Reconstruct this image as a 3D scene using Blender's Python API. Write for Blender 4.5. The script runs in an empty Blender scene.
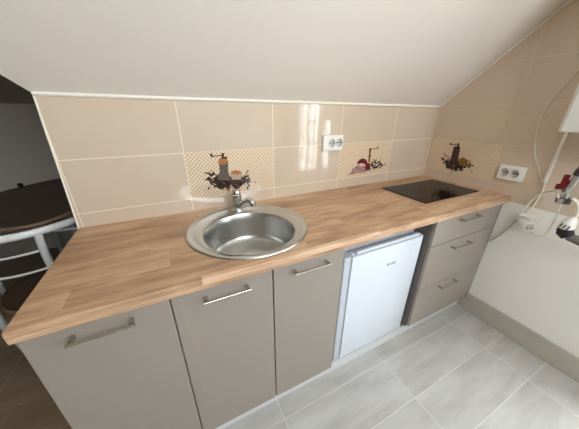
import bpy, bmesh, math, random
from mathutils import Vector, Matrix
random.seed(7)
PI = math.pi
sc = bpy.context.scene
COL = sc.collection

# ------------------------------------------------------------------ materials
def lin(c):
    c = c / 255.0
    return c / 12.92 if c <= .04045 else ((c + .055) / 1.055) ** 2.4
def rgb(r, g, b): return (lin(r), lin(g), lin(b), 1.0)

def new_mat(name):
    m = bpy.data.materials.new(name); m.use_nodes = True
    nt = m.node_tree
    return m, nt, nt.nodes['Principled BSDF']
def plain(name, col, rough=.5, metal=0.0, spec=.5, coat=0.0, noise=0.0, nscale=40):
    m, nt, b = new_mat(name)
    b.inputs['Roughness'].default_value = rough
    b.inputs['Metallic'].default_value = metal
    b.inputs['Specular IOR Level'].default_value = spec
    b.inputs['Coat Weight'].default_value = coat
    n = nt.nodes.new('ShaderNodeTexNoise'); n.inputs['Scale'].default_value = nscale; n.inputs['Detail'].default_value = 4
    tc = nt.nodes.new('ShaderNodeTexCoord'); nt.links.new(tc.outputs['Object'], n.inputs['Vector'])
    mx = nt.nodes.new('ShaderNodeMix'); mx.data_type = 'RGBA'
    mx.inputs[6].default_value = tuple(c * (1 - noise) for c in col[:3]) + (1,)
    mx.inputs[7].default_value = tuple(min(1, c * (1 + noise)) for c in col[:3]) + (1,)
    nt.links.new(n.outputs['Fac'], mx.inputs[0]); nt.links.new(mx.outputs[2], b.inputs['Base Color'])
    return m

class G:
    """small node-graph helper"""
    def __init__(s, nt): s.nt = nt
    def node(s, t, **kw):
        n = s.nt.nodes.new(t)
        for k, v in kw.items(): setattr(n, k, v)
        return n
    def put(s, sock, v):
        if hasattr(v, 'links') or hasattr(v, 'is_linked'): s.nt.links.new(v, sock)
        else: sock.default_value = v
    def math(s, op, a, b=0.0, c=None):
        n = s.node('ShaderNodeMath', operation=op)
        s.put(n.inputs[0], a); s.put(n.inputs[1], b)
        if c is not None: s.put(n.inputs[2], c)
        return n.outputs[0]
    def mix(s, f, a, b):
        n = s.node('ShaderNodeMix', data_type='RGBA')
        s.put(n.inputs[0], f); s.put(n.inputs[6], a); s.put(n.inputs[7], b)
        return n.outputs[2]
    def noise(s, vec, scale, detail=4, rough=.5):
        n = s.node('ShaderNodeTexNoise'); s.put(n.inputs['Vector'], vec)
        n.inputs['Scale'].default_value = scale; n.inputs['Detail'].default_value = detail; n.inputs['Roughness'].default_value = rough
        return n.outputs['Fac']
    def ramp(s, f, stops):
        n = s.node('ShaderNodeValToRGB'); s.put(n.inputs[0], f)
        e = n.color_ramp.elements
        e[0].position, e[0].color = stops[0]; e[1].position, e[1].color = stops[-1]
        for p, c in stops[1:-1]:
            q = e.new(p); q.color = c
        return n.outputs[0]
    def xyz(s, vec):
        n = s.node('ShaderNodeSeparateXYZ'); s.put(n.inputs[0], vec); return n.outputs
    def comb(s, x, y, z):
        n = s.node('ShaderNodeCombineXYZ')
        for i, v in enumerate((x, y, z)): s.put(n.inputs[i], v)
        return n.outputs[0]
    def obj(s): return s.node('ShaderNodeTexCoord').outputs['Object']
    def line(s, u, u0, w, half):            # 1 on the grid lines u0 + k*w
        a = s.math('DIVIDE', s.math('SUBTRACT', u, u0), w)
        a = s.math('FRACT', s.math('ADD', a, 500.5))
        a = s.math('ABSOLUTE', s.math('SUBTRACT', a, .5))
        return s.math('LESS_THAN', a, half / w)
    def cell(s, u, u0, w):
        return s.math('FLOOR', s.math('ADD', s.math('DIVIDE', s.math('SUBTRACT', u, u0), w), 500.0))

def tile_material(name, axis, u0, uw, v0, vh, base, grout, paint=None, paint_z=0, rough=.055, gw=.0016):
    m, nt, b = new_mat(name); g = G(nt)
    o = g.obj(); x, y, z = g.xyz(o)
    u = x if axis == 'x' else y
    gl = g.math('MAXIMUM', g.line(u, u0, uw, gw), g.line(z, v0, vh, gw))
    fine = g.noise(g.comb(g.math('MULTIPLY', u, 30.0), 0.0, g.math('MULTIPLY', z, 260.0)), 1.0, 3)
    cloud = g.noise(o, 5.0, 3)
    f = g.math('ADD', g.math('MULTIPLY', fine, .5), g.math('MULTIPLY', cloud, .5))
    dark = tuple(c * .90 for c in base[:3]) + (1,); lt = tuple(min(1, c * 1.08) for c in base[:3]) + (1,)
    c = g.mix(gl, g.mix(f, dark, lt), grout)
    ro = g.math('ADD', g.math('MULTIPLY', gl, .5), rough)
    if paint:
        below = g.math('LESS_THAN', z, paint_z)
        c = g.mix(below, c, paint)
        ro = g.math('ADD', ro, g.math('MULTIPLY', below, .45))
    nt.links.new(c, b.inputs['Base Color']); nt.links.new(ro, b.inputs['Roughness']); b.inputs['Specular IOR Level'].default_value = .85
    bp = g.node('ShaderNodeBump'); bp.inputs['Strength'].default_value = .06; bp.inputs['Distance'].default_value = .002
    wob = g.math('ADD', g.math('MULTIPLY', g.math('SUBTRACT', 1.0, gl), .8), g.math('MULTIPLY', g.noise(o, 9.0, 2), .8))
    nt.links.new(wob, bp.inputs['Height']); nt.links.new(bp.outputs[0], b.inputs['Normal'])
    return m

TB = rgb(211, 193, 171)
GROUT = rgb(238, 224, 205)
M = {}
M['tile_back'] = tile_material('beige wall tile', 'x', -.434, .4572, .991, .2285, TB, GROUT)
M['tile_right'] = tile_material('beige wall tile over white paint', 'y', -.465, .4572, .991, .2285, TB, rgb(214, 195, 170),
                                paint=rgb(242, 238, 230), paint_z=.893)

def decor_material(name, axis):
    m, nt, b = new_mat(name); g = G(nt)
    x, y, z = g.xyz(g.obj()); u = x if axis == 'x' else y
    k = 1 / .0195
    p = g.math('FRACT', g.math('ADD', g.math('MULTIPLY', g.math('ADD', u, z), k), 500.0))
    q = g.math('FRACT', g.math('ADD', g.math('MULTIPLY', g.math('SUBTRACT', u, z), k), 500.0))
    ck = g.math('MULTIPLY', g.math('ADD', g.math('LESS_THAN', p, .36), g.math('LESS_THAN', q, .36)), .5)
    ck = g.math('SUBTRACT', 1.0, ck)
    n = g.noise(g.obj(), 60, 2)
    tan = g.mix(n, rgb(176, 140, 102), rgb(196, 160, 122))
    nt.links.new(g.mix(ck, tan, rgb(236, 218, 192)), b.inputs['Base Color'])
    b.inputs['Roughness'].default_value = .08
    return m
M['decor_back'] = decor_material('checked tile back', 'x')
M['decor_right'] = decor_material('checked tile right', 'y')

def floor_material(name, cols, grout):
    m, nt, b = new_mat(name); g = G(nt)
    o = g.obj(); x, y, z = g.xyz(o)
    U0, UW, V0, VW = -.245, .6667, -.629, .2203
    gl = g.math('MAXIMUM', g.line(x, U0, UW, .0016), g.line(y, V0, VW, .0016))
    cid = g.comb(g.cell(x, U0, UW), g.cell(y, V0, VW), 0.0)
    wn = g.node('ShaderNodeTexWhiteNoise'); g.put(wn.inputs['Vector'], cid)
    off = g.comb(g.math('MULTIPLY', wn.outputs['Value'], 30.0), 0.0, 0.0)
    va = g.node('ShaderNodeVectorMath', operation='ADD'); g.put(va.inputs[0], g.comb(g.math('MULTIPLY', x, .8), g.math('MULTIPLY', y, 3.4), 0.0)); g.put(va.inputs[1], off)
    cloud = g.noise(va.outputs[0], 3.2, 6, .6)
    c = g.ramp(cloud, [(.25, cols[0]), (.5, cols[1]), (.75, cols[2])])
    spots = g.noise(va.outputs[0], 14, 4, .65)
    c = g.mix(g.math('MULTIPLY', g.math('GREATER_THAN', spots, .69), .25), c, tuple(q * .6 for q in cols[0][:3]) + (1,))
    c = g.mix(gl, c, grout)
    nt.links.new(c, b.inputs['Base Color']); b.inputs['Roughness'].default_value = .38
    return m
M['floor'] = floor_material('pale stone floor tile', (rgb(166, 161, 155), rgb(188, 185, 180), rgb(203, 202, 199)), rgb(215, 214, 210))
M['floor_brown_shade'] = floor_material('brown floor tile with shade', (rgb(120, 100, 78), rgb(142, 121, 97), rgb(158, 138, 114)), rgb(176, 160, 136))  # browner tile; the shade left of the cabinets is also in its colour
M['baseboard'] = plain('stone baseboard', rgb(190, 182, 170), .4, noise=.08, nscale=9)
M['plaster'] = plain('white ceiling paint', rgb(228, 222, 213), .75, noise=.015, nscale=60)
M['wall_paint'] = plain('off white paint', rgb(222, 216, 208), .8)
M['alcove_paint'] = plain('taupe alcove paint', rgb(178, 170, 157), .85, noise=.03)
M['low_bounce_paint'] = plain('dark brown low-bounce paint', rgb(98, 84, 70), .8)  # dark so the unseen left walls bounce less light
M['alcove_wall'] = plain('warm grey alcove paint', rgb(212, 204, 190), .85, noise=.03)
M['bead'] = plain('white silicone bead', rgb(250, 246, 236), .5)
M['tile_edge'] = plain('white tile edging', rgb(244, 238, 226), .4)

def wood_material(name, lo, mid, hi, planks=True, along='x', rough=.42, scale=1.0):
    m, nt, b = new_mat(name); g = G(nt)
    o = g.obj(); x, y, z = g.xyz(o)
    if along == 'y': x, y = y, x
    yz = g.math('SUBTRACT', y, z)
    PW, PL = .098, .74
    row = g.cell(yz, -.035, PW)
    wr = g.node('ShaderNodeTexWhiteNoise', noise_dimensions='1D'); g.put(wr.inputs['W'], row)
    xs = g.math('ADD', x, g.math('MULTIPLY', wr.outputs['Value'], PL))
    ce = g.cell(xs, 0.0, PL)
    wc = g.node('ShaderNodeTexWhiteNoise', noise_dimensions='2D'); g.put(wc.inputs['Vector'], g.comb(row, ce, 0.0))
    pv = wc.outputs['Value']
    k = 1.0 if planks else 0.0
    sh = g.math('MULTIPLY', pv, 17.0 * k)
    vec = g.comb(g.math('ADD', g.math('MULTIPLY', x, 3.4 * scale), sh), g.math('ADD', g.math('MULTIPLY', yz, 18.0 * scale), sh), 0.0)
    broad = g.noise(vec, 1.0, 5, .55)
    vec2 = g.comb(g.math('ADD', g.math('MULTIPLY', x, 7.0 * scale), sh), g.math('MULTIPLY', yz, 190.0 * scale), 0.0)
    fine = g.noise(vec2, 1.0, 4, .6)
    vec3 = g.comb(g.math('ADD', g.math('MULTIPLY', x, 3.0), sh), g.math('MULTIPLY', yz, 30.0), 3.0)
    streak = g.math('MULTIPLY', g.math('GREATER_THAN', g.noise(vec3, 1.0, 3, .5), .70), .55)
    f = g.math('ADD', g.math('MULTIPLY', broad, .55), g.math('MULTIPLY', fine, .42))
    f = g.math('ADD', f, g.math('MULTIPLY', g.math('SUBTRACT', pv, .5), .11 * k))
    c = g.ramp(f, [(.30, lo), (.50, mid), (.72, hi)])
    c = g.mix(streak, c, tuple(q * .8 for q in lo[:3]) + (1,))
    nt.links.new(c, b.inputs['Base Color']); b.inputs['Roughness'].default_value = rough
    bp = g.node('ShaderNodeBump'); bp.inputs['Strength'].default_value = .08; bp.inputs['Distance'].default_value = .001
    nt.links.new(fine, bp.inputs['Height']); nt.links.new(bp.outputs[0], b.inputs['Normal'])
    return m
M['oak'] = wood_material('oak worktop', rgb(134, 101, 74), rgb(194, 157, 124), rgb(226, 196, 166))
M['walnut'] = wood_material('dark brown wood', rgb(48, 33, 25), rgb(74, 54, 42), rgb(98, 74, 58), planks=False, along='y', rough=.5)
M['wood_edge'] = wood_material('light brown edge', rgb(110, 86, 66), rgb(140, 113, 90), rgb(165, 138, 112), planks=False, rough=.5)  # lighter brown than the tabletop and seat
M['front'] = plain('taupe cabinet front', rgb(149, 139, 129), .40, noise=.02, nscale=400)
M['carcass_shaded'] = plain('carcass board in gap shade', rgb(104, 98, 92), .5)  # gap shadow beside the fridge put into the carcass colour
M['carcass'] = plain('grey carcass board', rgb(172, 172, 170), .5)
M['plinth'] = plain('pale grey plinth', rgb(206, 206, 206), .4)
M['dark_gap'] = plain('dark seal', rgb(34, 32, 31), .7)
M['steel'] = plain('brushed stainless steel', rgb(200, 200, 197), .30, 1.0, noise=.06, nscale=300)
M['steel_bowl'] = plain('satin steel bowl', rgb(190, 189, 185), .32, 1.0, noise=.12, nscale=160)
M['chrome'] = plain('chrome', rgb(215, 215, 215), .08, 1.0)
M['nickel'] = plain('satin nickel', rgb(196, 190, 180), .24, 1.0)
M['glass_black'] = plain('black ceramic glass', rgb(12, 10, 10), .12, spec=.16)
M['hob_ring'] = plain('dark grey ring print', rgb(34, 32, 32), .2)
M['white_plastic'] = plain('white plastic', rgb(240, 238, 232), .35)
M['socket_well'] = plain('pale socket insert', rgb(208, 205, 199), .25)
M['fridge_white'] = plain('white lacquered steel', rgb(216, 222, 230), .28)
M['fridge_grey'] = plain('silver grey plastic', rgb(188, 193, 199), .35)
M['logo'] = plain('grey lettering', rgb(120, 124, 130), .3, .4)
M['dark'] = plain('black plastic', rgb(22, 21, 20), .4)
M['dark_grey'] = plain('dark grey rubber', rgb(62, 60, 58), .5)
M['mid_grey'] = plain('mid grey plastic', rgb(112, 108, 102), .5)
M['cord_white'] = plain('white cord', rgb(232, 226, 212), .45)
M['cord_grey'] = plain('grey cord', rgb(186, 181, 172), .5)
M['maroon'] = plain('dark maroon hose', rgb(74, 26, 28), .4)
M['red'] = plain('red valve plastic', rgb(104, 16, 24), .35)
M['brass'] = plain('brass', rgb(190, 170, 120), .3, 1.0)
M['yellow_green'] = plain('yellow green sleeve', rgb(196, 192, 70), .5)
M['boiler'] = plain('white enamel', rgb(232, 232, 228), .35)
M['frame_white'] = plain('white tube metal', rgb(226, 228, 226), .3)
M['window_frame'] = plain('white window frame', rgb(238, 238, 236), .4)
M['pr_grey'] = plain('print pewter', rgb(96, 84, 74), .2, noise=.25, nscale=25)
M['pr_dkbrown'] = plain('print dark bean', rgb(58, 38, 28), .2, noise=.3, nscale=90)
M['pr_black'] = plain('print black bean', rgb(34, 24, 20), .2)
M['pr_bean_lt'] = plain('print lit bean', rgb(128, 92, 68), .2)
M['pr_copper'] = plain('print copper', rgb(176, 112, 66), .2, noise=.2, nscale=60)
M['pr_cream'] = plain('print cream', rgb(184, 160, 136), .2, noise=.1, nscale=40)
M['pr_red'] = plain('print wine red', rgb(108, 34, 36), .2, noise=.2, nscale=60)
M['pr_pink'] = plain('print dusty pink', rgb(178, 134, 132), .2, noise=.25, nscale=70)
M['pr_mauve'] = plain('print mauve', rgb(124, 98, 112), .2, noise=.25, nscale=70)
M['pr_ochre'] = plain('print ochre', rgb(140, 96, 40), .2, noise=.2, nscale=60)
M['pr_darkmill'] = plain('print dark mill', rgb(64, 40, 32), .2, noise=.3, nscale=40)

def glass_material():
    m = bpy.data.materials.new('window glass'); m.use_nodes = True; nt = m.node_tree; nt.nodes.clear(); g = G(nt)
    out = g.node('ShaderNodeOutputMaterial'); t = g.node('ShaderNodeBsdfTransparent'); t.inputs[0].default_value = (.95, .96, .96, 1)
    gl = g.node('ShaderNodeBsdfGlossy'); gl.inputs['Roughness'].default_value = .02
    mx = g.node('ShaderNodeMixShader'); mx.inputs[0].default_value = .06
    nt.links.new(t.outputs[0], mx.inputs[1]); nt.links.new(gl.outputs[0], mx.inputs[2]); nt.links.new(mx.outputs[0], out.inputs[0])
    return m
M['pane'] = glass_material()

# ------------------------------------------------------------------ mesh helpers
def box(bm, x0, x1, y0, y1, z0, z1, bevel=0.0, seg=2):
    b2 = bmesh.new()
    bmesh.ops.create_cube(b2, size=1)
    bmesh.ops.transform(b2, matrix=Matrix.Translation(((x0+x1)/2, (y0+y1)/2, (z0+z1)/2)) @ Matrix.Diagonal((abs(x1-x0), abs(y1-y0), abs(z1-z0), 1)), verts=b2.verts)
    if bevel: bmesh.ops.bevel(b2, geom=b2.edges[:], offset=bevel, segments=seg, affect='EDGES', profile=.5)
    merge(bm, b2)
def merge(bm, b2):
    tmp = bpy.data.meshes.new('tmp'); b2.to_mesh(tmp); b2.free(); bm.from_mesh(tmp); bpy.data.meshes.remove(tmp)
def catmull(pts, n=8, closed=False):
    P = [Vector(p) for p in pts]; out = []; L = len(P)
    rng = range(L) if closed else range(L - 1)
    for i in rng:
        if closed: a, b, c, d = P[(i-1) % L], P[i], P[(i+1) % L], P[(i+2) % L]
        else: a, b, c, d = P[max(i-1, 0)], P[i], P[i+1], P[min(i+2, L-1)]
        for k in range(n):
            t = k / n
            out.append(.5 * ((2*b) + (c-a)*t + (2*a-5*b+4*c-d)*t*t + (3*b-a-3*c+d)*t**3))
    if not closed: out.append(P[-1])
    return out
def tube(bm, pts, r, seg=10, closed=False, caps=True, sy=1.0):
    P = [Vector(p) for p in pts]; n = len(P)
    rr = r if isinstance(r, (list, tuple)) else [r] * n
    rings = []; up = None
    for i in range(n):
        if closed: t = P[(i+1) % n] - P[(i-1) % n]
        else: t = P[min(i+1, n-1)] - P[max(i-1, 0)]
        t.normalize()
        if up is None:
            up = Vector((0, 0, 1)) if abs(t.z) < .9 else Vector((0, 1, 0))
        s = t.cross(up)
        if s.length < 1e-6: s = t.orthogonal()
        s.normalize(); up = s.cross(t).normalized()
        rings.append([bm.verts.new(P[i] + s * math.cos(2*PI*k/seg) * rr[i] + up * math.sin(2*PI*k/seg) * rr[i] * sy) for k in range(seg)])
    for i in range(n if closed else n - 1):
        A, B = rings[i], rings[(i+1) % n]
        for k in range(seg): bm.faces.new((A[k], A[(k+1) % seg], B[(k+1) % seg], B[k]))
    if caps and not closed:
        bm.faces.new(rings[0][::-1]); bm.faces.new(rings[-1])
def rings_loft(bm, rings, seg=48, cap0=False, cap1=False):
    """rings = (cx, cy, r, z)"""
    R = []
    for cx, cy, r, z in rings:
        R.append([bm.verts.new((cx + r*math.cos(2*PI*k/seg), cy + r*math.sin(2*PI*k/seg), z)) for k in range(seg)])
    for A, B in zip(R, R[1:]):
        for k in range(seg): bm.faces.new((A[k], A[(k+1) % seg], B[(k+1) % seg], B[k]))
    if cap0: bm.faces.new(R[0][::-1])
    if cap1: bm.faces.new(R[-1])
def cyl(bm, a, b, r, r2=None, seg=20):
    tube(bm, [a, b], [r, r if r2 is None else r2], seg)
def prism(bm, outline, z0, z1):
    """closed xy outline extruded in z"""
    A = [bm.verts.new((x, y, z0)) for x, y in outline]; B = [bm.verts.new((x, y, z1)) for x, y in outline]
    n = len(A)
    for i in range(n): bm.faces.new((A[i], A[(i+1) % n], B[(i+1) % n], B[i]))
    bm.faces.new(A[::-1]); bm.faces.new(B)
def obj(name, bm, mat, parent=None, smooth=None, world=True):
    if parent is not None and world:
        bmesh.ops.translate(bm, verts=bm.verts, vec=-Vector(root_loc(parent)))
    bmesh.ops.recalc_face_normals(bm, faces=bm.faces)
    me = bpy.data.meshes.new(name); bm.to_mesh(me); bm.free()
    o = bpy.data.objects.new(name, me); COL.objects.link(o)
    for m in (mat if isinstance(mat, (list, tuple)) else [mat]): me.materials.append(m)
    if smooth is not None:
        for p in me.polygons: p.use_smooth = True
        try: me.set_sharp_from_angle(angle=math.radians(smooth))
        except Exception: pass
    if parent is not None: o.parent = parent
    return o
def root_loc(o):
    v = Vector((0, 0, 0))
    while o is not None: v += o.location; o = o.parent
    return v
def tag(o, label=None, cat=None, group=None, kind=None):
    if label: o['label'] = label
    if cat: o['category'] = cat
    if group: o['group'] = group
    if kind: o['kind'] = kind
    return o
def thing(name, loc, label, cat, group=None):
    o = bpy.data.objects.new(name, None); COL.objects.link(o); o.location = loc; o.empty_display_size = .1
    bpy.context.view_layer.update()
    return tag(o, label, cat, group)
def struct(name, bm, mat, parent=None, smooth=None, label=None):
    o = obj(name, bm, mat, parent, smooth)
    if parent is None: o['kind'] = 'structure'
    if label: o['label'] = label
    return o

# ------------------------------------------------------------------ the room
XL = -2.281; ZC = 1.446; SL = .7131; TS = math.tan(SL)
H = .926; D = .6
CEIL = 2.75; YF = -(CEIL - ZC) / TS           # where the slope meets the flat ceiling
XW, YR, YA = -4.3, -2.70, 1.95                  # room limits
bm = bmesh.new(); box(bm, XW-.1, .25, YR-.1, -.5765, -.1, 0); box(bm, -2.2855, .25, -.5765, YA+.1, -.1, 0); struct('floor', bm, M['floor'])
bm = bmesh.new(); box(bm, XW-.1, -2.2855, -.5765, YA+.1, -.1, 0); struct('floor_alcove', bm, M['floor_brown_shade'])
# tiled wall behind the worktop (0.2 m thick, its left end is the corner of the alcove)
bm = bmesh.new()
xt = XL + .018
vs = [(XL, 0, H), (XL, 0, 0), (.0, 0, 0), (.0, 0, ZC), (-1.2, 0, ZC + .006), (-1.81, 0, ZC + .008), (xt, 0, ZC + .012)]
A = [bm.verts.new(v) for v in vs]; B = [bm.verts.new((v[0], .16, v[2] + 0)) for i, v in enumerate(vs)]
bm.faces.new(A); bm.faces.new(B[::-1])
for i in range(len(A)): bm.faces.new((A[i], A[(i+1) % len(A)], B[(i+1) % len(A)], B[i]))
wall_back = struct('wall_back', bm, M['tile_back'])
# right wall with the window opening
WY0, WY1, WZ0, WZ1 = -2.36, -1.38, .12, 2.15
VX0, VX1, VZ0, VZ1 = -2.0, -.55, 1.62, 2.52          # added rear window, out of view
bm = bmesh.new()
box(bm, 0, .2, WY1, YA, 0, 3.1); box(bm, 0, .2, YR, WY0, 0, 3.1); box(bm, 0, .2, WY0, WY1, 0, WZ0); box(bm, 0, .2, WY0, WY1, WZ1, 3.1)
wall_right = struct('wall_right', bm, M['tile_right'])
bm = bmesh.new(); box(bm, XW, VX0, YR-.12, YR, 0, 3.1); box(bm, VX1, .2, YR-.12, YR, 0, 3.1); box(bm, VX0, VX1, YR-.12, YR, 0, VZ0); box(bm, VX0, VX1, YR-.12, YR, VZ1, 3.1)
struct('wall_rear', bm, M['wall_paint'])
bm = bmesh.new(); box(bm, XW, -2.97, -.05, .06, 0, 3.2); box(bm, -2.97, XL-.003, -.05, .06, 1.78, 3.2); struct('wall_light_block', bm, M['low_bounce_paint'])  # unseen partition and lintel added to keep daylight out of the alcove
bm = bmesh.new(); box(bm, XW-.12, XW, YR, YA+.1, 0, 3.4); struct('wall_left', bm, M['low_bounce_paint'])
bm = bmesh.new(); box(bm, XW, XL+.3, YA, YA+.12, 0, 1.47); struct('wall_alcove', bm, M['alcove_wall'])
bm = bmesh.new(); box(bm, XL, XL+.12, .16, YA, 0, 3.4); struct('wall_alcove_side', bm, M['alcove_wall'])
# ceiling: slope over the kitchen, flat part, slope of the alcove
bm = bmesh.new()
T = .14
def slab(bm, quad, off):
    A = [bm.verts.new(v) for v in quad]; B = [bm.verts.new(Vector(v) + Vector(off)) for v in quad]
    bm.faces.new(A); bm.faces.new(B[::-1])
    for i in range(4): bm.faces.new((A[i], A[(i+1) % 4], B[(i+1) % 4], B[i]))
slab(bm, [(xt, 0, ZC+.010), (.0, 0, ZC), (.0, YF, CEIL), (-3.36, YF, CEIL)], (0, T*math.sin(SL), T*math.cos(SL)))
slab(bm, [(XW, YF, CEIL), (0, YF, CEIL), (0, YR, CEIL), (XW, YR, CEIL)], (0, 0, T))
ceil = struct('ceiling', bm, M['plaster'])
bm = bmesh.new()
YB = YA - (CEIL + .35 - 1.46) / TS
slab(bm, [(XW, YA, 1.46), (XL, YA, 1.46), (XL, YB, CEIL+.35), (XW, YB, CEIL+.35)], (0, T*math.sin(SL), T*math.cos(SL)))
slab(bm, [(XW, YB, CEIL+.35), (XL, YB, CEIL+.35), (XL, YF, CEIL+.35), (XW, YF, CEIL+.35)], (0, 0, T))
box(bm, XW, XL, YF-.1, YF, CEIL, CEIL+.4)
struct('ceiling_alcove', bm, M['alcove_paint'])
# white beads where tile meets the slope, and the white edge of the tiled wall
bm = bmesh.new()
tube(bm, [(xt, -.002, ZC+.0095), (-1.81, -.002, ZC+.005), (-1.2, -.002, ZC+.003), (-.004, -.002, ZC-.003)], .008, 6); struct('trim_1', bm, M['bead'], smooth=60)
bm = bmesh.new()
tube(bm, [(-.002, -.002, ZC-.003), (-.002, YF, CEIL-.004)], .0035, 6); struct('trim_2', bm, M['bead'], smooth=60)
bm = bmesh.new(); slab(bm, [(XL-.001, -.002, H), (XL+.005, -.002, H), (xt+.005, -.002, ZC+.008), (xt-.001, -.002, ZC+.008)], (0, .004, 0)); struct('trim_3', bm, M['tile_edge'])
bm = bmesh.new(); box(bm, -.012, 0, YR, -.534, 0, .145, .002, 1); struct('baseboard_right', bm, M['baseboard'])

# window beside the camera: frame, sashes and panes
bm = bmesh.new(); box(bm, .06, .13, WY0, WY0+.05, WZ0, WZ1, .004); box(bm, .06, .13, WY1-.05, WY1, WZ0, WZ1, .004)
box(bm, .06, .13, WY0, WY1, WZ0, WZ0+.06, .004); box(bm, .06, .13, WY0, WY1, WZ1-.06, WZ1, .004)
box(bm, .06, .13, -1.76, -1.60, WZ0, WZ1, .004); box(bm, .06, .13, -2.08, -2.03, WZ0, WZ1, .004)
win = struct('window_1', bm, M['window_frame'])
bm = bmesh.new()
for z in (.70, 1.0, 1.28, 1.55): box(bm, .08, .11, -2.03, -1.76, z-.014, z+.014)
box(bm, .08, .11, -1.91, -1.885, WZ0, WZ1)
box(bm, .08, .11, -2.26, -2.24, WZ0, WZ1)
obj('muntin', bm, M['window_frame'], win)
for y0, y1 in ((WY0+.05, -2.08), (-2.03, -1.76), (-1.60, WY1-.05)):
    bm = bmesh.new(); box(bm, .092, .098, y0, y1, WZ0+.06, WZ1-.06); obj('pane', bm, M['pane'], win)

bm = bmesh.new()
for x0, x1, z0, z1 in ((VX0, VX0+.06, VZ0, VZ1), (VX1-.06, VX1, VZ0, VZ1), (VX0, VX1, VZ0, VZ0+.06), (VX0, VX1, VZ1-.06, VZ1), (-1.30, -1.24, VZ0, VZ1)):
    box(bm, x0, x1, YR-.09, YR-.03, z0, z1, .004)
fill_win = struct('fill_window', bm, M['window_frame'])  # unseen window added to even out the daylight
for x0, x1 in ((VX0+.06, -1.30), (-1.24, VX1-.06)):
    bm = bmesh.new(); box(bm, x0, x1, YR-.065, YR-.059, VZ0+.06, VZ1-.06); obj('pane', bm, M['pane'], fill_win)

# ------------------------------------------------------------------ decorated tiles (flush in the walls)
def flat_poly(bm, pts, wall, lift, mi):
    """pts (u, v) in metres on the wall plane: back wall u = x, right wall u = y"""
    vs = []
    for u, v in pts:
        vs.append(bm.verts.new((u, -lift, v) if wall == 'back' else (-lift, u, v)))
    f = bm.faces.new(vs); f.material_index = mi
def blob(bm, u, v, a, b, rot, wall, lift, mi, n=8):
    flat_poly(bm, [(u + a*math.cos(t)*math.cos(rot) - b*math.sin(t)*math.sin(rot), v + a*math.cos(t)*math.sin(rot) + b*math.sin(t)*math.cos(rot))
                   for t in [2*PI*k/n for k in range(n)]], wall, lift, mi)
def strip(bm, p, q, w, wall, lift, mi):
    dx, dy = q[0]-p[0], q[1]-p[1]; l = math.hypot(dx, dy); nx, ny = -dy/l*w/2, dx/l*w/2
    flat_poly(bm, [(p[0]+nx, p[1]+ny), (q[0]+nx, q[1]+ny), (q[0]-nx, q[1]-ny), (p[0]-nx, p[1]-ny)], wall, lift, mi)
def inside(p, poly):
    r = False; j = len(poly) - 1
    for i in range(len(poly)):
        if (poly[i][1] > p[1]) != (poly[j][1] > p[1]) and p[0] < (poly[j][0]-poly[i][0])*(p[1]-poly[i][1])/(poly[j][1]-poly[i][1]) + poly[i][0]: r = not r
        j = i
    return r
def beans(bm, poly, n, wall, lift, mats, size=.0075, fringe=0):
    us = [p[0] for p in poly]; vs = [p[1] for p in poly]; k = 0; it = 0
    cu, cv = sum(us)/len(us), sum(vs)/len(vs)
    while k < n and it < 20000:
        it += 1
        p = (random.uniform(min(us), max(us)), random.uniform(min(vs), max(vs)))
        if inside(p, poly):
            s = size * random.uniform(.7, 1.25)
            blob(bm, p[0], p[1], s, s*.62, random.uniform(0, PI), wall, lift + k*2e-6, random.choice(mats)); k += 1
    for i in range(fringe):
        q = random.choice(poly); s = size * random.uniform(.5, .9); e = random.uniform(1.0, 1.14)
        blob(bm, cu+(q[0]-cu)*e+random.uniform(-.014, .014), cv+(q[1]-cv)*e+random.uniform(-.012, .012), s, s*.6, random.uniform(0, PI), wall, lift+.0006, random.choice(mats))
def decor(u0, u1, wall, label):
    bm = bmesh.new()
    if wall == 'back': box(bm, u0+.0016, u1-.0016, -.0008, .004, .9926, 1.2194)
    else: box(bm, -.0008, .004, u0+.0016, u1-.0016, .9926, 1.2194)
    o = obj('decor_tile', bm, M['decor_back' if wall == 'back' else 'decor_right'], wall_back if wall == 'back' else wall_right)
    o['label'] = label
    return o
d1 = decor(-1.8056, -1.3484, 'back', 'checked decor tile behind the tap')
d2 = decor(-.8912, -.434, 'back', 'checked decor tile beside the double socket')
d3 = decor(-.465, -.004, 'right', 'checked decor tile on the right wall')
PM = ['pr_grey', 'pr_dkbrown', 'pr_black', 'pr_bean_lt', 'pr_copper', 'pr_cream', 'pr_red', 'pr_pink', 'pr_mauve', 'pr_ochre', 'pr_darkmill']
PMI = {k: i for i, k in enumerate(PM)}; PML = [M[k] for k in PM]
# 1: pewter mill, cup of ground coffee and beans
bm = bmesh.new(); w = 'back'
pile = [(-1.713, 1.115), (-1.683, 1.112), (-1.661, 1.094), (-1.600, 1.077), (-1.541, 1.071), (-1.505, 1.092), (-1.489, 1.048), (-1.517, 1.023), (-1.574, 1.013), (-1.649, 1.014), (-1.697, 1.045), (-1.718, 1.080)]
core = [(-1.690, 1.088), (-1.655, 1.095), (-1.58, 1.082), (-1.52, 1.075), (-1.515, 1.045), (-1.55, 1.024), (-1.62, 1.022), (-1.675, 1.05)]
flat_poly(bm, core, w, .0011, PMI['pr_dkbrown'])
beans(bm, pile, 130, w, .0013, [PMI['pr_dkbrown']]*3 + [PMI['pr_black']]*3 + [PMI['pr_bean_lt']], .0082, 44)
flat_poly(bm, [(-1.649, 1.171), (-1.602, 1.167), (-1.607, 1.115), (-1.598, 1.068), (-1.668, 1.073), (-1.650, 1.120)], w, .0024, PMI['pr_grey'])
blob(bm, -1.627, 1.174, .024, .011, -.1, w, .0026, PMI['pr_copper'], 14); blob(bm, -1.632, 1.160, .023, .008, -.1, w, .0025, PMI['pr_copper'], 14)
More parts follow.
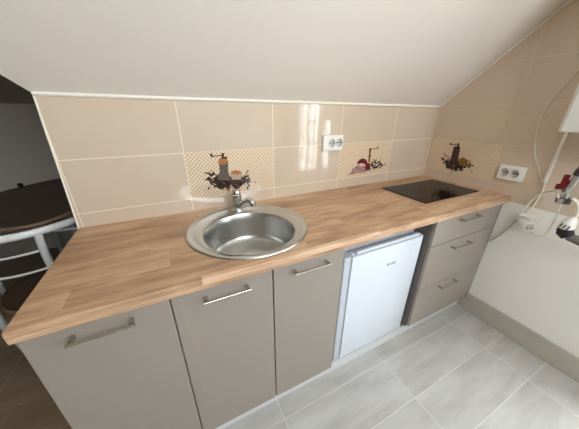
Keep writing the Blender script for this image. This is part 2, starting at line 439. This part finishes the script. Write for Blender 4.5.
strip(bm, (-1.680, 1.195), (-1.627, 1.199), .0045, w, .0028, PMI['pr_darkmill'])
strip(bm, (-1.679, 1.194), (-1.684, 1.209), .011, w, .0029, PMI['pr_darkmill'])
strip(bm, (-1.624, 1.209), (-1.628, 1.180), .012, w, .0030, PMI['pr_darkmill']); blob(bm, -1.613, 1.185, .009, .006, .3, w, .0031, PMI['pr_darkmill'])
flat_poly(bm, [(-1.599, 1.104), (-1.565, 1.110), (-1.530, 1.099), (-1.544, 1.063), (-1.590, 1.067)], w, .0025, PMI['pr_cream'])
blob(bm, -1.565, 1.104, .028, .012, -.12, w, .0027, PMI['pr_copper'], 14)
p1 = obj('coffee_mill_print', bm, PML, d1); p1['label'] = 'printed picture of a pewter coffee mill, cup and beans'
# 2: thin mill with crank, scoop, pink flowers and beans
bm = bmesh.new()
flat_poly(bm, [(-.808, 1.008), (-.750, 1.060), (-.678, 1.062), (-.606, 1.022), (-.723, 1.014)], w, .0011, PMI['pr_pink'])
beans(bm, [(-.79, 1.018), (-.745, 1.06), (-.68, 1.06), (-.62, 1.025), (-.72, 1.016)], 26, w, .0013, [PMI['pr_mauve'], PMI['pr_pink'], PMI['pr_cream'], PMI['pr_mauve']], .010)
flat_poly(bm, [(-.664, 1.078), (-.622, 1.079), (-.607, 1.030), (-.655, 1.029)], w, .0020, PMI['pr_red'])
flat_poly(bm, [(-.739, 1.090), (-.72, 1.108), (-.697, 1.115), (-.668, 1.108), (-.644, 1.085), (-.653, 1.070), (-.70, 1.082), (-.732, 1.078)], w, .0022, PMI['pr_red'])
strip(bm, (-.735, 1.076), (-.66, 1.025), .012, w, .0024, PMI['pr_pink'])
strip(bm, (-.637, 1.180), (-.631, 1.084), .018, w, .0023, PMI['pr_ochre']); strip(bm, (-.635, 1.176), (-.635, 1.150), .012, w, .0026, PMI['pr_darkmill']); strip(bm, (-.640, 1.128), (-.625, 1.124), .010, w, .0026, PMI['pr_darkmill'])
strip(bm, (-.632, 1.172), (-.572, 1.173), .005, w, .0027, PMI['pr_darkmill']); strip(bm, (-.572, 1.170), (-.568, 1.188), .008, w, .0028, PMI['pr_darkmill'])
beans(bm, [(-.613, 1.074), (-.590, 1.102), (-.529, 1.084), (-.488, 1.051), (-.518, 1.028), (-.597, 1.036)], 46, w, .0013, [PMI['pr_dkbrown'], PMI['pr_black'], PMI['pr_black'], PMI['pr_cream'], PMI['pr_mauve']], .0095, 8)
beans(bm, [(-.79, 1.03), (-.77, 1.06), (-.74, 1.05)], 3, w, .0015, [PMI['pr_mauve']], .008)
p2 = obj('coffee_mill_print', bm, PML, d2); p2['label'] = 'printed picture of a slim mill, scoop and pink flowers'
# 3: dark mill on the right wall
bm = bmesh.new(); w = 'right'
pile = [(-.113, 1.076), (-.139, 1.115), (-.183, 1.079), (-.254, 1.066), (-.302, 1.085), (-.340, 1.065), (-.323, 1.040), (-.266, 1.018), (-.220, 1.005), (-.174, 1.012), (-.135, 1.04)]
flat_poly(bm, [(-.14, 1.065), (-.19, 1.068), (-.26, 1.055), (-.31, 1.055), (-.27, 1.03), (-.20, 1.02), (-.16, 1.03)], w, .0011, PMI['pr_black'])
beans(bm, pile, 110, w, .0013, [PMI['pr_dkbrown']]*2 + [PMI['pr_black']]*4 + [PMI['pr_bean_lt']], .0078, 26)
flat_poly(bm, [(-.179, 1.171), (-.225, 1.170), (-.233, 1.095), (-.256, 1.056), (-.170, 1.045), (-.181, 1.087)], w, .0024, PMI['pr_darkmill'])
blob(bm, -.202, 1.172, .023, .009, 0, w, .0026, PMI['pr_dkbrown'], 14)
strip(bm, (-.153, 1.190), (-.205, 1.192), .0045, w, .0028, PMI['pr_dkbrown']); strip(bm, (-.153, 1.186), (-.150, 1.200), .011, w, .0029, PMI['pr_dkbrown'])
strip(bm, (-.203, 1.205), (-.212, 1.175), .013, w, .0030, PMI['pr_dkbrown'])
flat_poly(bm, [(-.236, 1.099), (-.264, 1.113), (-.304, 1.097), (-.294, 1.063), (-.252, 1.055)], w, .0025, PMI['pr_ochre'])
p3 = obj('coffee_mill_print', bm, PML, d3); p3['label'] = 'printed picture of a dark coffee mill with beans'

# ------------------------------------------------------------------ worktop (with the hole for the sink)
SX, SY, SR = -1.600, -.302, .266
bm = bmesh.new()
pr = [(0, H-.040), (0, H)] + [(-D + .006 - .006*math.sin(t), H - .006 + .006*math.cos(t)) for t in [PI/2*k/5 for k in range(6)]] \
   + [(-D + .006 - .006*math.cos(t), H - .040 + .006 - .006*math.sin(t)) for t in [PI/2*k/5 for k in range(6)]]
A = [bm.verts.new((XL, y, z)) for y, z in pr]; B = [bm.verts.new((-.001, y, z)) for y, z in pr]; n = len(pr)
for i in range(n): bm.faces.new((A[i], A[(i+1) % n], B[(i+1) % n], B[i]))
bm.faces.new(A[::-1]); bm.faces.new(B)
top = obj('worktop', bm, M['oak'])
cb = bmesh.new(); rings_loft(cb, [(SX, SY, .252, H-.2), (SX, SY, .252, H+.1)], 64, True, True); cut = obj('cutter', cb, M['oak'])
md = top.modifiers.new('hole', 'BOOLEAN'); md.operation = 'DIFFERENCE'; md.object = cut; md.solver = 'EXACT'
dg = bpy.context.evaluated_depsgraph_get(); dg.update()
me = bpy.data.meshes.new_from_object(top.evaluated_get(dg)); top.modifiers.clear(); top.data = me
me.name = 'worktop'
bpy.data.objects.remove(cut)
for p in me.polygons: p.use_smooth = True
me.set_sharp_from_angle(angle=math.radians(35))
tag(top, 'light oak worktop running along the tiled wall with a rounded front edge', 'worktop')

# ------------------------------------------------------------------ cabinets
YD = -.5758; YB_ = -.02
def carcass(x0, x1, z0, z1, root, front=YD+.020, rail=True, mat='carcass'):
    bm = bmesh.new()
    box(bm, x0, x0+.016, front, YB_, z0, z1); box(bm, x1-.016, x1, front, YB_, z0, z1)
    box(bm, x0+.016, x1-.016, front, YB_, z0, z0+.016); box(bm, x0+.016, x1-.016, YB_-.006, YB_, z0+.016, z1)
    if rail: box(bm, x0+.016, x1-.016, front, front+.09, z1-.016, z1)
    return obj('carcass', bm, M[mat], root)
def bar_handle(parent, x0, x1, z, y=YD):
    bm = bmesh.new()
    tube(bm, [(x0, y-.030, z), (x1, y-.030, z)], .0042, 10)
    for x in (x0+.010, x1-.010): box(bm, x-.0055, x+.0055, y-.030, y-.0004, z-.0055, z+.0055, .0015)
    return obj('handle', bm, M['nickel'], parent, smooth=40)
ZB, ZT = .100, .884
def add_door(root, x0, x1, h0, h1, hz):
    bm = bmesh.new(); box(bm, x0+.0022, x1-.0022, YD, YD+.018, ZB+.012, ZT-.001, .0012, 1)
    d = obj('door', bm, M['front'], root)
    bar_handle(d, h0, h1, hz)
r = thing('base_cabinet', (-2.11, -.3, ZB), 'taupe single-door base cabinet under the open left end of the worktop', 'cabinet')
carcass(-2.285, -1.9393, ZB, ZT, r)
add_door(r, -2.285, -1.9393, -2.190, -2.034, .840)
r = thing('base_cabinet', (-1.603, -.3, ZB), 'taupe two-door base cabinet under the sink, left of the white fridge', 'cabinet')
carcass(-1.9393, -1.2676, ZB, ZT, r, rail=False)
add_door(r, -1.9393, -1.5977, -1.847, -1.690, .838)
add_door(r, -1.5977, -1.2676, -1.522, -1.354, .840)
DX0 = -.6622
r = thing('drawer_cabinet', (DX0/2, -.3, ZB), 'taupe cabinet of three drawers in the corner right of the fridge', 'cabinet')
carcass(DX0, -.016, ZB, ZT, r, YD+.020, mat='carcass_shaded')
bm = bmesh.new(); box(bm, -.015, -.002, YD+.001, YB_, ZB, ZT); obj('filler_strip', bm, M['front'], r)
for z0, z1, x0, x1, hz in ((.713, ZT-.001, -.462, -.284, .848), (.408, .713, -.462, -.284, .668), (.1125, .408, -.466, -.293, .376)):
    bm = bmesh.new(); box(bm, DX0+.006, -.019, YD, YD+.018, z0+.0022, z1-.0022, .0012, 1)
    d = obj('drawer', bm, M['front'], r)
    bar_handle(d, x0, x1, hz)
bm = bmesh.new(); box(bm, XL+.003, -.002, -.534, -.518, 0, .0675, .001, 1)
pl = obj('plinth', bm, M['plinth']); tag(pl, 'pale grey plinth board under the cabinets along the floor', 'plinth')

# ------------------------------------------------------------------ fridge
FX0, FX1, FY = -1.180, -.672, -.534
r = thing('fridge', ((FX0+FX1)/2, -.26, 0), 'small white under-counter fridge between the door cabinets and drawers', 'fridge')
bm = bmesh.new(); box(bm, FX0-.034, FX1-.001, -.470, -.03, .05, .815, .006); obj('body', bm, M['fridge_grey'], r)
bm = bmesh.new(); box(bm, FX0-.036, FX1+.003, -.474, -.030, .8155, .835, .005); obj('top_panel', bm, M['fridge_grey'], r)
bm = bmesh.new(); box(bm, FX0+.012, FX1-.012, -.4765, -.4705, .085, .77); obj('seal', bm, M['dark_grey'], r)
for x in (FX0+.05, FX1-.05):
    for y in (-.42, -.08):
        bm = bmesh.new(); cyl(bm, (x, y, 0), (x, y, .052), .018); obj('foot', bm, M['dark'], r, smooth=40)
bm = bmesh.new(); box(bm, FX0-.040, FX1+.007, -.527, -.477, .074, .775, .006); door = obj('door', bm, M['fridge_grey'], r)
bm = bmesh.new(); box(bm, FX0+.002, FX1-.008, FY, -.5272, .075, .774, .003, 3); fp = obj('door_panel', bm, M['fridge_white'], door, smooth=40)
# handle ledge on the door top
bm = bmesh.new(); box(bm, FX0+.035, FX1-.035, -.525, -.508, .7755, .790, .005, 3); obj('handle', bm, M['fridge_white'], door, smooth=40)
bm = bmesh.new(); box(bm, FX0+.05, FX1-.05, -.5005, -.494, .7752, .777); obj('grip_recess', bm, M['dark_grey'], door)
for x in (FX0+.018, FX1-.018):
    bm = bmesh.new(); rings_loft(bm, [(x, -.510, .011, .7752), (x, -.510, .011, .781), (x, -.510, .007, .784)], 16, True, True); obj('hinge_cap', bm, M['fridge_white'], door, smooth=40)
cu = bpy.data.curves.new('logo', 'FONT'); cu.body = 'arctic'; cu.size = .030; cu.extrude = .0006; cu.align_x = 'CENTER'
to = bpy.data.objects.new('logo_tmp', cu); COL.objects.link(to)
dg = bpy.context.evaluated_depsgraph_get(); dg.update()
lm = bpy.data.meshes.new_from_object(to.evaluated_get(dg)); bpy.data.objects.remove(to)
lm.transform(Matrix.Translation((-.897, FY-.0002, .650)) @ Matrix.Rotation(PI/2, 4, 'X')); 
bm = bmesh.new(); bm.from_mesh(lm); obj('logo', bm, M['logo'], door)

# ------------------------------------------------------------------ sink and tap
BX, BY, BR = -1.607, -.347, .194
r = thing('sink', (SX, SY, H), 'round stainless steel sink set into the oak worktop', 'sink')
bm = bmesh.new()
rings_loft(bm, [(SX, SY, SR, H+.0005), (SX, SY, SR-.001, H+.004), (SX, SY, SR-.006, H+.0065), (SX, SY, SR-.014, H+.006), (SX, SY, SR-.020, H+.0025),
                (SX, SY-.004, SR-.030, H+.0015), (SX, SY-.008, SR-.036, H+.003), ((SX+BX)/2, SY-.03, SR-.052, H+.0042),
                (BX, BY, BR+.006, H+.004), (BX, BY, BR, H+.002)], 96)
obj('flange', bm, M['steel'], r, smooth=50)
bm = bmesh.new()
rings_loft(bm, [(BX, BY, BR, H+.002), (BX, BY, BR-.004, H-.006), (BX, BY, BR-.008, H-.03), (BX, BY, BR-.014, H-.112), (BX, BY, BR-.020, H-.130),
                (BX, BY, BR-.034, H-.142), (BX, BY, .10, H-.149), (BX, BY, .045, H-.155), (BX, BY, .040, H-.166), (BX, BY, .012, H-.168)], 96, False, True)
obj('bowl', bm, M['steel_bowl'], r, smooth=60)
bm = bmesh.new()
rings_loft(bm, [(BX, BY, .041, H-.1535), (BX, BY, .038, H-.152), (BX, BY, .030, H-.1545), (BX, BY, .026, H-.164), (BX, BY, .004, H-.164), (BX, BY, .004, H-.152), (BX, BY, .011, H-.150), (BX, BY, .002, H-.146)], 32, False, True)
obj('drain', bm, M['chrome'], r, smooth=50)

TX, TY = -1.597, -.098
r = thing('tap', (TX, TY, H+.004), 'chrome single-lever tap standing at the back of the round sink', 'tap')
bm = bmesh.new()
rings_loft(bm, [(TX, TY, .030, H+.0035), (TX, TY, .030, H+.010), (TX, TY, .026, H+.014), (TX, TY, .0245, H+.018), (TX, TY, .0235, H+.066), (TX, TY, .0255, H+.069), (TX, TY, .0255, H+.088), (TX, TY, .020, H+.094)], 28, True, True)
obj('body', bm, M['chrome'], r, smooth=40)
bm = bmesh.new()
sp = catmull([(TX+.006, TY-.006, H+.022), (TX+.022, TY-.023, H+.040), (TX+.036, TY-.038, H+.056), (TX+.047, TY-.050, H+.064), (TX+.057, TY-.060, H+.063), (TX+.062, TY-.066, H+.053)], 6)
tube(bm, sp, [.021 - .006*min(1, i/16) for i in range(len(sp))], 14)
obj('spout', bm, M['chrome'], r, smooth=50)
bm = bmesh.new(); cyl(bm, (TX+.062, TY-.066, H+.055), (TX+.064, TY-.068, H+.040), .0160, .0150); obj('aerator', bm, M['nickel'], r, smooth=40)
bm = bmesh.new()
rings_loft(bm, [(TX, TY, .022, H+.0945), (TX, TY, .023, H+.098), (TX, TY, .019, H+.108), (TX, TY, .008, H+.112)], 24, True, True)
tube(bm, [(TX, TY, H+.104), (TX-.006, TY+.022, H+.112), (TX-.014, TY+.048, H+.124)], [.008, .007, .006], 10, sy=.6)
obj('lever', bm, M['chrome'], r, smooth=45)

# ------------------------------------------------------------------ hob
HX0, HX1, HY0, HY1 = -.612, -.078, -.458, -.130
r = thing('hob', ((HX0+HX1)/2, (HY0+HY1)/2, H), 'black glass hob lying in the worktop corner', 'hob')
bm = bmesh.new(); box(bm, HX0, HX1, HY0, HY1, H+.0005, H+.0055, .0015, 2); obj('glass', bm, M['glass_black'], r)
for x, rr in ((-.50, .085), (-.235, .105)):
    bm = bmesh.new(); rings_loft(bm, [(x, -.29, rr, H+.0057), (x, -.29, rr-.004, H+.0058)], 48); obj('cooking_zone', bm, M['hob_ring'], r)

# ------------------------------------------------------------------ sockets
def socket(name, c, wall, wd, ht, offs, label):
    r = thing(name, c, label, 'wall socket', 'double wall sockets')
    def P(u, d, v): return (c[0]+u, -d, c[2]+v) if wall == 'back' else (-d, c[1]-u, c[2]+v)
    dep = .016
    bm = bmesh.new(); a, b = P(-wd/2, 0.0006, -ht/2), P(wd/2, dep, ht/2)
    box(bm, min(a[0], b[0]), max(a[0], b[0]), min(a[1], b[1]), max(a[1], b[1]), a[2], b[2], .0025, 2); pl_ = obj('plate', bm, M['white_plastic'], r, smooth=40)
    cb = bmesh.new()
    for u in offs: cyl(cb, P(u, .003, 0), P(u, dep+.02, 0), .0243, seg=32)
    ct = obj('cutter', cb, M['white_plastic'], r)
    md = pl_.modifiers.new('hole', 'BOOLEAN'); md.operation = 'DIFFERENCE'; md.object = ct; md.solver = 'EXACT'
    dg = bpy.context.evaluated_depsgraph_get(); dg.update()
    me = bpy.data.meshes.new_from_object(pl_.evaluated_get(dg)); pl_.modifiers.clear(); pl_.data = me; me.name = 'plate'
    bpy.data.objects.remove(ct)
    for u in offs:
        bm = bmesh.new()
        def ring(rad, d): return [bm.verts.new(P(u + rad*math.cos(2*PI*k/24), d, rad*math.sin(2*PI*k/24))) for k in range(24)]
        R = [ring(.0250, dep), ring(.0240, dep+.003), ring(.0210, dep+.003), ring(.0200, dep-.011)]
        for A, B in zip(R, R[1:]):
            for k in range(24): bm.faces.new((A[k], A[(k+1) % 24], B[(k+1) % 24], B[k]))
        bm.faces.new(R[-1])
        s = obj('socket', bm, M['socket_well'], r, smooth=40)
        bm = bmesh.new()
        for du in (-.0085, .0085): cyl(bm, P(u+du, dep-.0112, 0), P(u+du, dep-.0098, 0), .0048, seg=12)
        obj('pin_holes', bm, M['dark'], s)
        bm = bmesh.new()
        for s_ in (-1, 1):
            a, b = P(u-.003, dep-.0108, s_*.0195), P(u+.003, dep-.001, s_*.0165); box(bm, min(a[0], b[0]), max(a[0], b[0]), min(a[1], b[1]), max(a[1], b[1]), min(a[2], b[2]), max(a[2], b[2]))
        cyl(bm, P(u, dep-.0112, 0), P(u, dep-.0095, 0), .0026, seg=10)
        obj('earth_clips', bm, M['chrome'], s)
socket('wall_socket', (-.957, 0, 1.229), 'back', .146, .092, (-.010, .043), 'white double wall socket on the long tiled wall behind the worktop')
socket('wall_socket', (0, -.560, 1.065), 'right', .130, .088, (-.031, .020), 'white double wall socket on the right wall near the hob')

# ------------------------------------------------------------------ boiler, trunking, cords and pipes on the right wall
BL = -.752; BW = .42; BD = .26; BZ0, BZ1 = 1.322, 2.02
r = thing('boiler', (-BD/2, BL-BW/2, BZ0), 'white wall-hung boiler cut off by the right edge of the photo', 'boiler')
bm = bmesh.new(); box(bm, -BD+.02, -.001, BL-BW, BL, BZ0, BZ1, .006); obj('casing', bm, M['boiler'], r, smooth=40)
bm = bmesh.new(); box(bm, -BD, -BD+.0195, BL-BW+.012, BL-.012, BZ0+.002, BZ1-.004, .007, 3); obj('front_panel', bm, M['boiler'], r, smooth=40)
for y, m in ((-.86, 'nickel'), (-1.02, 'nickel')):
    bm = bmesh.new(); cyl(bm, (-.13, y, BZ0-.025), (-.13, y, BZ0+.004), .017, seg=16); obj('pipe_stub', bm, M[m], r, smooth=40)
bm = bmesh.new(); box(bm, -.016, -.0005, -.727, -.713, 1.045, BZ0+.02, .002)
tr = obj('cable_trunking', bm, M['white_plastic']); tag(tr, 'narrow white cable trunking running down the tiles from the boiler', 'trunking')
def cord(name, pts, rad, mat, label, cat='cord', n=8):
    bm = bmesh.new(); tube(bm, catmull(pts, n), rad, 8); o = obj(name, bm, M[mat], smooth=60); return tag(o, label, cat)
cord('thin_cable', [(-.004, -.690, 1.72), (-.004, -.663, 1.596), (-.004, -.597, 1.418), (-.004, -.607, 1.27), (-.004, -.640, 1.168), (-.004, -.700, 1.065), (-.006, -.716, 1.043)], .0032, 'cord_white', 'thin white cord curving down the tiled right wall left of the boiler')
cord('dropping_cable', [(-.006, -.7205, 1.043), (-.006, -.725, .98), (-.010, -.715, .90), (-.018, -.700, .845), (-.026, -.692, .826)], .0045, 'cord_white', 'white cord dropping from the trunking end to the trailing socket')
# trailing socket
Cc = Vector((-.040, -.728, .795))
r = thing('trailing_socket', Cc, 'white trailing socket hanging on cords against the white wall', 'extension socket')
ax = Vector((-.55, -.80, -.25)).normalized()
bm = bmesh.new(); tube(bm, [Cc-ax*.062+Vector((0, 0, .026)), Cc-ax*.040+Vector((0, 0, .014)), Cc-ax*.012, Cc+ax*.028], [.016, .028, .033, .034], 20); obj('housing', bm, M['white_plastic'], r, smooth=45)
bm = bmesh.new(); tube(bm, [Cc+ax*.0282, Cc+ax*.033], [.028, .026], 20); obj('socket_face', bm, M['socket_well'], r, smooth=45)
s1 = Vector((0, 0, 1)).cross(ax).normalized()
for k in (-1, 1):
    bm = bmesh.new(); cyl(bm, Cc+ax*.0325+s1*.0105*k, Cc+ax*.0340+s1*.0105*k, .0052, seg=10); obj('pin_hole', bm, M['dark'], r)
bm = bmesh.new(); box(bm, -.066, -.030, -.772, -.690, .842, .853, .003); obj('lid', bm, M['white_plastic'], r)
cord('grey_cable', [(-.008, -.5830, .600), (-.010, -.597, .618), (-.014, -.625, .668), (-.020, -.655, .735), (-.024, -.672, .785), (-.030, -.690, .826)], .0052, 'cord_grey', 'grey cord coming round the drawer cabinet side to the trailing socket')
PX = -.120; PY = -.842
cord('arching_cable', [(-.038, -.690, .838), (-.050, -.700, .90), (-.070, -.735, .985), (-.090, -.785, 1.025), (-.110, -.805, 1.028), (-.160, -.832, 1.016)], .0048, 'cord_white', 'white cord arching up from the trailing socket to the metal clamp')
cord('slack_cable', [(-.062, -.765, .772), (-.075, -.800, .760), (-.085, -.830, .785), (-.095, -.842, .86), (-.105, -.842, .94), (-.115, -.842, .983)], .0036, 'cord_white', 'slack white cord sagging below the metal clamp over the white wall')
# gas pipe with red valve
r = thing('gas_pipe', (PX, PY, .99), 'metal gas pipe with a red valve handle below the boiler', 'pipe')
bm = bmesh.new(); tube(bm, catmull([(-.125, -.856, 1.150), (-.122, -.850, 1.09), (PX, PY, 1.04), (PX, PY-.002, .985)], 6), .0145, 14); obj('pipe', bm, M['steel'], r, smooth=50)
bm = bmesh.new(); tube(bm, catmull([(-.13, -.862, BZ0-.03), (-.13, -.862, 1.24), (-.127, -.858, 1.148)], 6), .0175, 14); obj('hose', bm, M['maroon'], r, smooth=50)
bm = bmesh.new(); tube(bm, [(-.126, -.858, 1.155), (-.124, -.854, 1.128)], .021, 8); obj('union_nut', bm, M['dark_grey'], r, smooth=30)
bm = bmesh.new(); tube(bm, [(PX, PY, 1.065), (PX, PY, 1.040)], .020, 6); obj('hex_nut', bm, M['chrome'], r, smooth=20)
bm = bmesh.new()
box(bm, PX-.018, PX+.010, PY+.012, PY+.032, 1.050, 1.125, .006, 2); box(bm, PX-.014, PX+.006, PY+.028, PY+.046, 1.045, 1.075, .005, 2); box(bm, PX-.010, PX+.006, PY+.0, PY+.016, 1.075, 1.100, .004, 2)
obj('valve_handle', bm, M['red'], r, smooth=40)
bm = bmesh.new(); tube(bm, [(PX, PY-.002, 1.010), (PX, PY-.002, .985)], .028, 12); obj('clamp', bm, M['dark_grey'], r, smooth=30)
bm = bmesh.new(); box(bm, PX-.033, PX-.022, PY-.012, PY+.012, .986, 1.009, .002); obj('clamp_screw', bm, M['chrome'], r)
# thick cord, white plug and black coupling
bm = bmesh.new(); tube(bm, catmull([(-.09, -.925, .96), (-.09, -.930, .91), (-.09, -.945, .86), (-.105, -.98, .82), (PX, -.87, 1.0)][:4], 6), .0045, 8); obj('earth_wire', bm, M['yellow_green'], r, smooth=60)
r = thing('plug', (-.14, -.897, .872), 'white plug with thick bent cord pushed into a black coupling at the right edge', 'plug')
bm = bmesh.new(); tube(bm, catmull([(-.150, -.876, 1.022), (-.14, -.892, 1.010), (-.14, -.907, .985), (-.14, -.914, .955), (-.14, -.912, .932)], 8), .0080, 10); obj('cord', bm, M['cord_white'], r, smooth=60)
bm = bmesh.new(); tube(bm, [(-.14, -.912, .936), (-.14, -.908, .922), (-.14, -.904, .900), (-.14, -.902, .870)], [.010, .019, .027, .030], 16); obj('plug_body', bm, M['white_plastic'], r, smooth=40)
for k in range(3):
    bm = bmesh.new(); tube(bm, [(-.168, -.918+k*.014, .892+k*.003), (-.170, -.912+k*.014, .873+k*.003)], .0030, 8); obj('grip_rib', bm, M['dark_grey'], r)
bm = bmesh.new(); tube(bm, [(-.14, -.902, .869), (-.14, -.906, .848), (-.14, -.922, .832)], [.031, .032, .026], 16); cb_ = obj('coupling', bm, M['dark'], r, smooth=45); cb_['label'] = 'black coupling'
bm = bmesh.new(); tube(bm, catmull([(-.14, -.922, .834), (-.14, -.950, .830), (-.14, -1.00, .820), (-.14, -1.10, .81)], 5), .021, 12); obj('tail', bm, M['mid_grey'], cb_, smooth=50)

# ------------------------------------------------------------------ alcove: table, chair
r = thing('dining_table', (-2.85, 1.2, 0), 'dark brown wooden table with rounded edge standing in the dark alcove', 'table')
out = catmull([(-3.20, .80, 0), (-3.0, .64, 0), (-2.815, .583, 0), (-2.686, .580, 0), (-2.575, .676, 0), (-2.50, .90, 0), (-2.52, 1.45, 0), (-2.70, 1.83, 0), (-2.891, 1.867, 0), (-3.071, 1.692, 0), (-3.19, 1.501, 0), (-3.30, 1.15, 0)], 6, True)
out = [(p.x, p.y) for p in out]
bm = bmesh.new(); prism(bm, out, .752, .780); tt = obj('tabletop', bm, M['walnut'], r)
c0 = (-2.87, 1.2)
ed = [(c0[0]+(x-c0[0])*1.004, c0[1]+(y-c0[1])*1.004, .766) for x, y in out]
bm = bmesh.new(); tube(bm, ed, .0135, 8, True); obj('edge_band', bm, M['wood_edge'], tt, smooth=60)
bm = bmesh.new(); tube(bm, [(-2.70, .585, .722), (-2.605, .569, .72), (-2.463, .547, .72), (-2.42, .56, .72)], .008, 8)
tube(bm, [(-2.45, .55, .72), (-2.45, 1.7, .72)], .008, 8); tube(bm, [(-2.70, .585, .722), (-2.70, .75, .752)], .008, 8); tube(bm, [(-2.45, 1.2, .72), (-2.58, 1.2, .752)], .008, 8)
obj('frame_rail', bm, M['frame_white'], r, smooth=60)
for x, y in ((-2.58, .80), (-3.12, .88), (-2.62, 1.68), (-3.0, 1.55)):
    bm = bmesh.new(); cyl(bm, (x, y, 0), (x, y, .752), .015, seg=14); obj('leg', bm, M['fridge_grey'], r, smooth=40)
bm = bmesh.new()
rings_loft(bm, [(-3.095, 1.60, .012, .7802), (-3.095, 1.60, .014, .790), (-3.095, 1.60, .020, .800), (-3.095, 1.60, .018, .815), (-3.095, 1.60, .006, .820)], 16, True, True)
kn = obj('knob', bm, M['dark'], smooth=50); tag(kn, 'small black knob lying on the far edge of the dark table', 'knob')

CX, CY = -2.597, .380; CR = .31
def arc(r_, z, a0, a1, n=16, f=None):
    return [(CX + r_*math.cos(math.radians(a0+(a1-a0)*i/n)), CY + r_*math.sin(math.radians(a0+(a1-a0)*i/n)), z if f is None else f(i/n)) for i in range(n+1)]
r = thing('chair', (CX, CY, 0), 'white tubular metal chair with curved back pushed towards the dark table', 'chair')
bm = bmesh.new()
ar = arc(CR, .90, -146, -34, 24)
ar = [(CX+.30*math.cos(math.radians(-152)), CY+CR*math.sin(math.radians(-150)), .84)] + ar + [(CX+CR*math.cos(math.radians(-28)), CY+CR*math.sin(math.radians(-28)), .85)]
tube(bm, ar, .0165, 12); obj('top_rail', bm, M['frame_white'], r, smooth=60)
for a in (-63.6, -116.4):
    ca, sa = math.cos(math.radians(a)), math.sin(math.radians(a))
    sx = 1 if ca > 0 else -1
    bm = bmesh.new(); tube(bm, catmull([(CX+CR*ca, CY+CR*sa, .895), (CX+(CR-.03)*ca, CY+(CR-.025)*sa, .70), (CX+sx*.165, CY-.215, .47), (CX+sx*.20, CY-.14, .25), (CX+sx*.21, CY-.08, 0)], 6), .0155, 12)
    obj('leg', bm, M['frame_white'], r, smooth=60)
for a in (52, 128):
    ca, sa = math.cos(math.radians(a)), math.sin(math.radians(a))
    bm = bmesh.new(); tube(bm, [(CX+.18*ca, CY+.18*sa, .44), (CX+.24*ca, CY+.24*sa, 0)], .0155, 12); obj('leg', bm, M['frame_white'], r, smooth=60)
for z, rr in ((.805, CR-.015), (.705, CR-.025)):
    bm = bmesh.new(); tube(bm, arc(rr, z, -116.4, -63.6, 12), .006, 8); obj('back_rod', bm, M['frame_white'], r, smooth=60)
bm = bmesh.new(); rings_loft(bm, [(CX, CY, .215, .455), (CX, CY, .222, .462), (CX, CY, .220, .478), (CX, CY, .20, .483)], 40, True, True); obj('seat', bm, M['walnut'], r, smooth=40)
bm = bmesh.new(); tube(bm, arc(.222, .448, 0, 360, 40)[:-1], .008, 8, True); obj('seat_rim', bm, M['wood_edge'], r, smooth=60)

# ------------------------------------------------------------------ light: daylight through the side window and the added rear one
wd = bpy.data.worlds.new('sky'); sc.world = wd; wd.use_nodes = True
nt = wd.node_tree; g = G(nt); bg = nt.nodes['Background']
tc = g.node('ShaderNodeTexCoord'); x, y, z = g.xyz(tc.outputs['Generated'])
f = g.math('ADD', g.math('MULTIPLY', z, 2.0), .45)
cl = g.ramp(f, [(0.0, (.46, .49, .46, 1)), (.35, (.56, .60, .58, 1)), (.5, (.96, .97, 1.0, 1)), (1.0, (.83, .90, 1.0, 1))])
nt.links.new(cl, bg.inputs['Color']); bg.inputs['Strength'].default_value = 19.0
def portal(name, loc, rot, sx, sy):
    la = bpy.data.lights.new(name, 'AREA'); la.shape = 'RECTANGLE'; la.size = sx; la.size_y = sy; la.cycles.is_portal = True
    lo = bpy.data.objects.new(name, la); COL.objects.link(lo); lo.location = loc; lo.rotation_euler = rot
portal('window_daylight', (.16, (WY0+WY1)/2, (WZ0+WZ1)/2), (0, PI/2, 0), WZ1-WZ0, WY1-WY0)
portal('fill_window_daylight', ((VX0+VX1)/2, YR-.10, (VZ0+VZ1)/2), (PI/2, 0, 0), VX1-VX0, VZ1-VZ0)

# ------------------------------------------------------------------ camera
cam = bpy.data.cameras.new('camera'); co = bpy.data.objects.new('camera', cam); COL.objects.link(co); sc.camera = co
yaw, pitch, roll = .4591, -.4076, .0056
fw = Vector((math.sin(yaw)*math.cos(pitch), math.cos(yaw)*math.cos(pitch), math.sin(pitch)))
rt = Vector((math.cos(yaw), -math.sin(yaw), 0)); up = rt.cross(fw)
r2 = rt*math.cos(roll) + up*math.sin(roll); u2 = -rt*math.sin(roll) + up*math.cos(roll)
m = Matrix((r2, u2, -fw)).transposed().to_4x4(); m.translation = Vector((-1.859, -1.2394, 1.397))
co.matrix_world = m
cam.sensor_fit = 'HORIZONTAL'; cam.sensor_width = 36; cam.lens = 36*235.545/579; cam.clip_start = .02

vs_ = sc.view_settings
vs_.view_transform = 'Standard'; vs_.look = 'None'; vs_.gamma = 1; vs_.use_curve_mapping = False; vs_.exposure = 0.0
sc.cycles.max_bounces = 12; sc.cycles.diffuse_bounces = 8; sc.cycles.glossy_bounces = 6; sc.cycles.transparent_max_bounces = 12
sc.cycles.sample_clamp_indirect = 12; sc.cycles.caustics_reflective = False
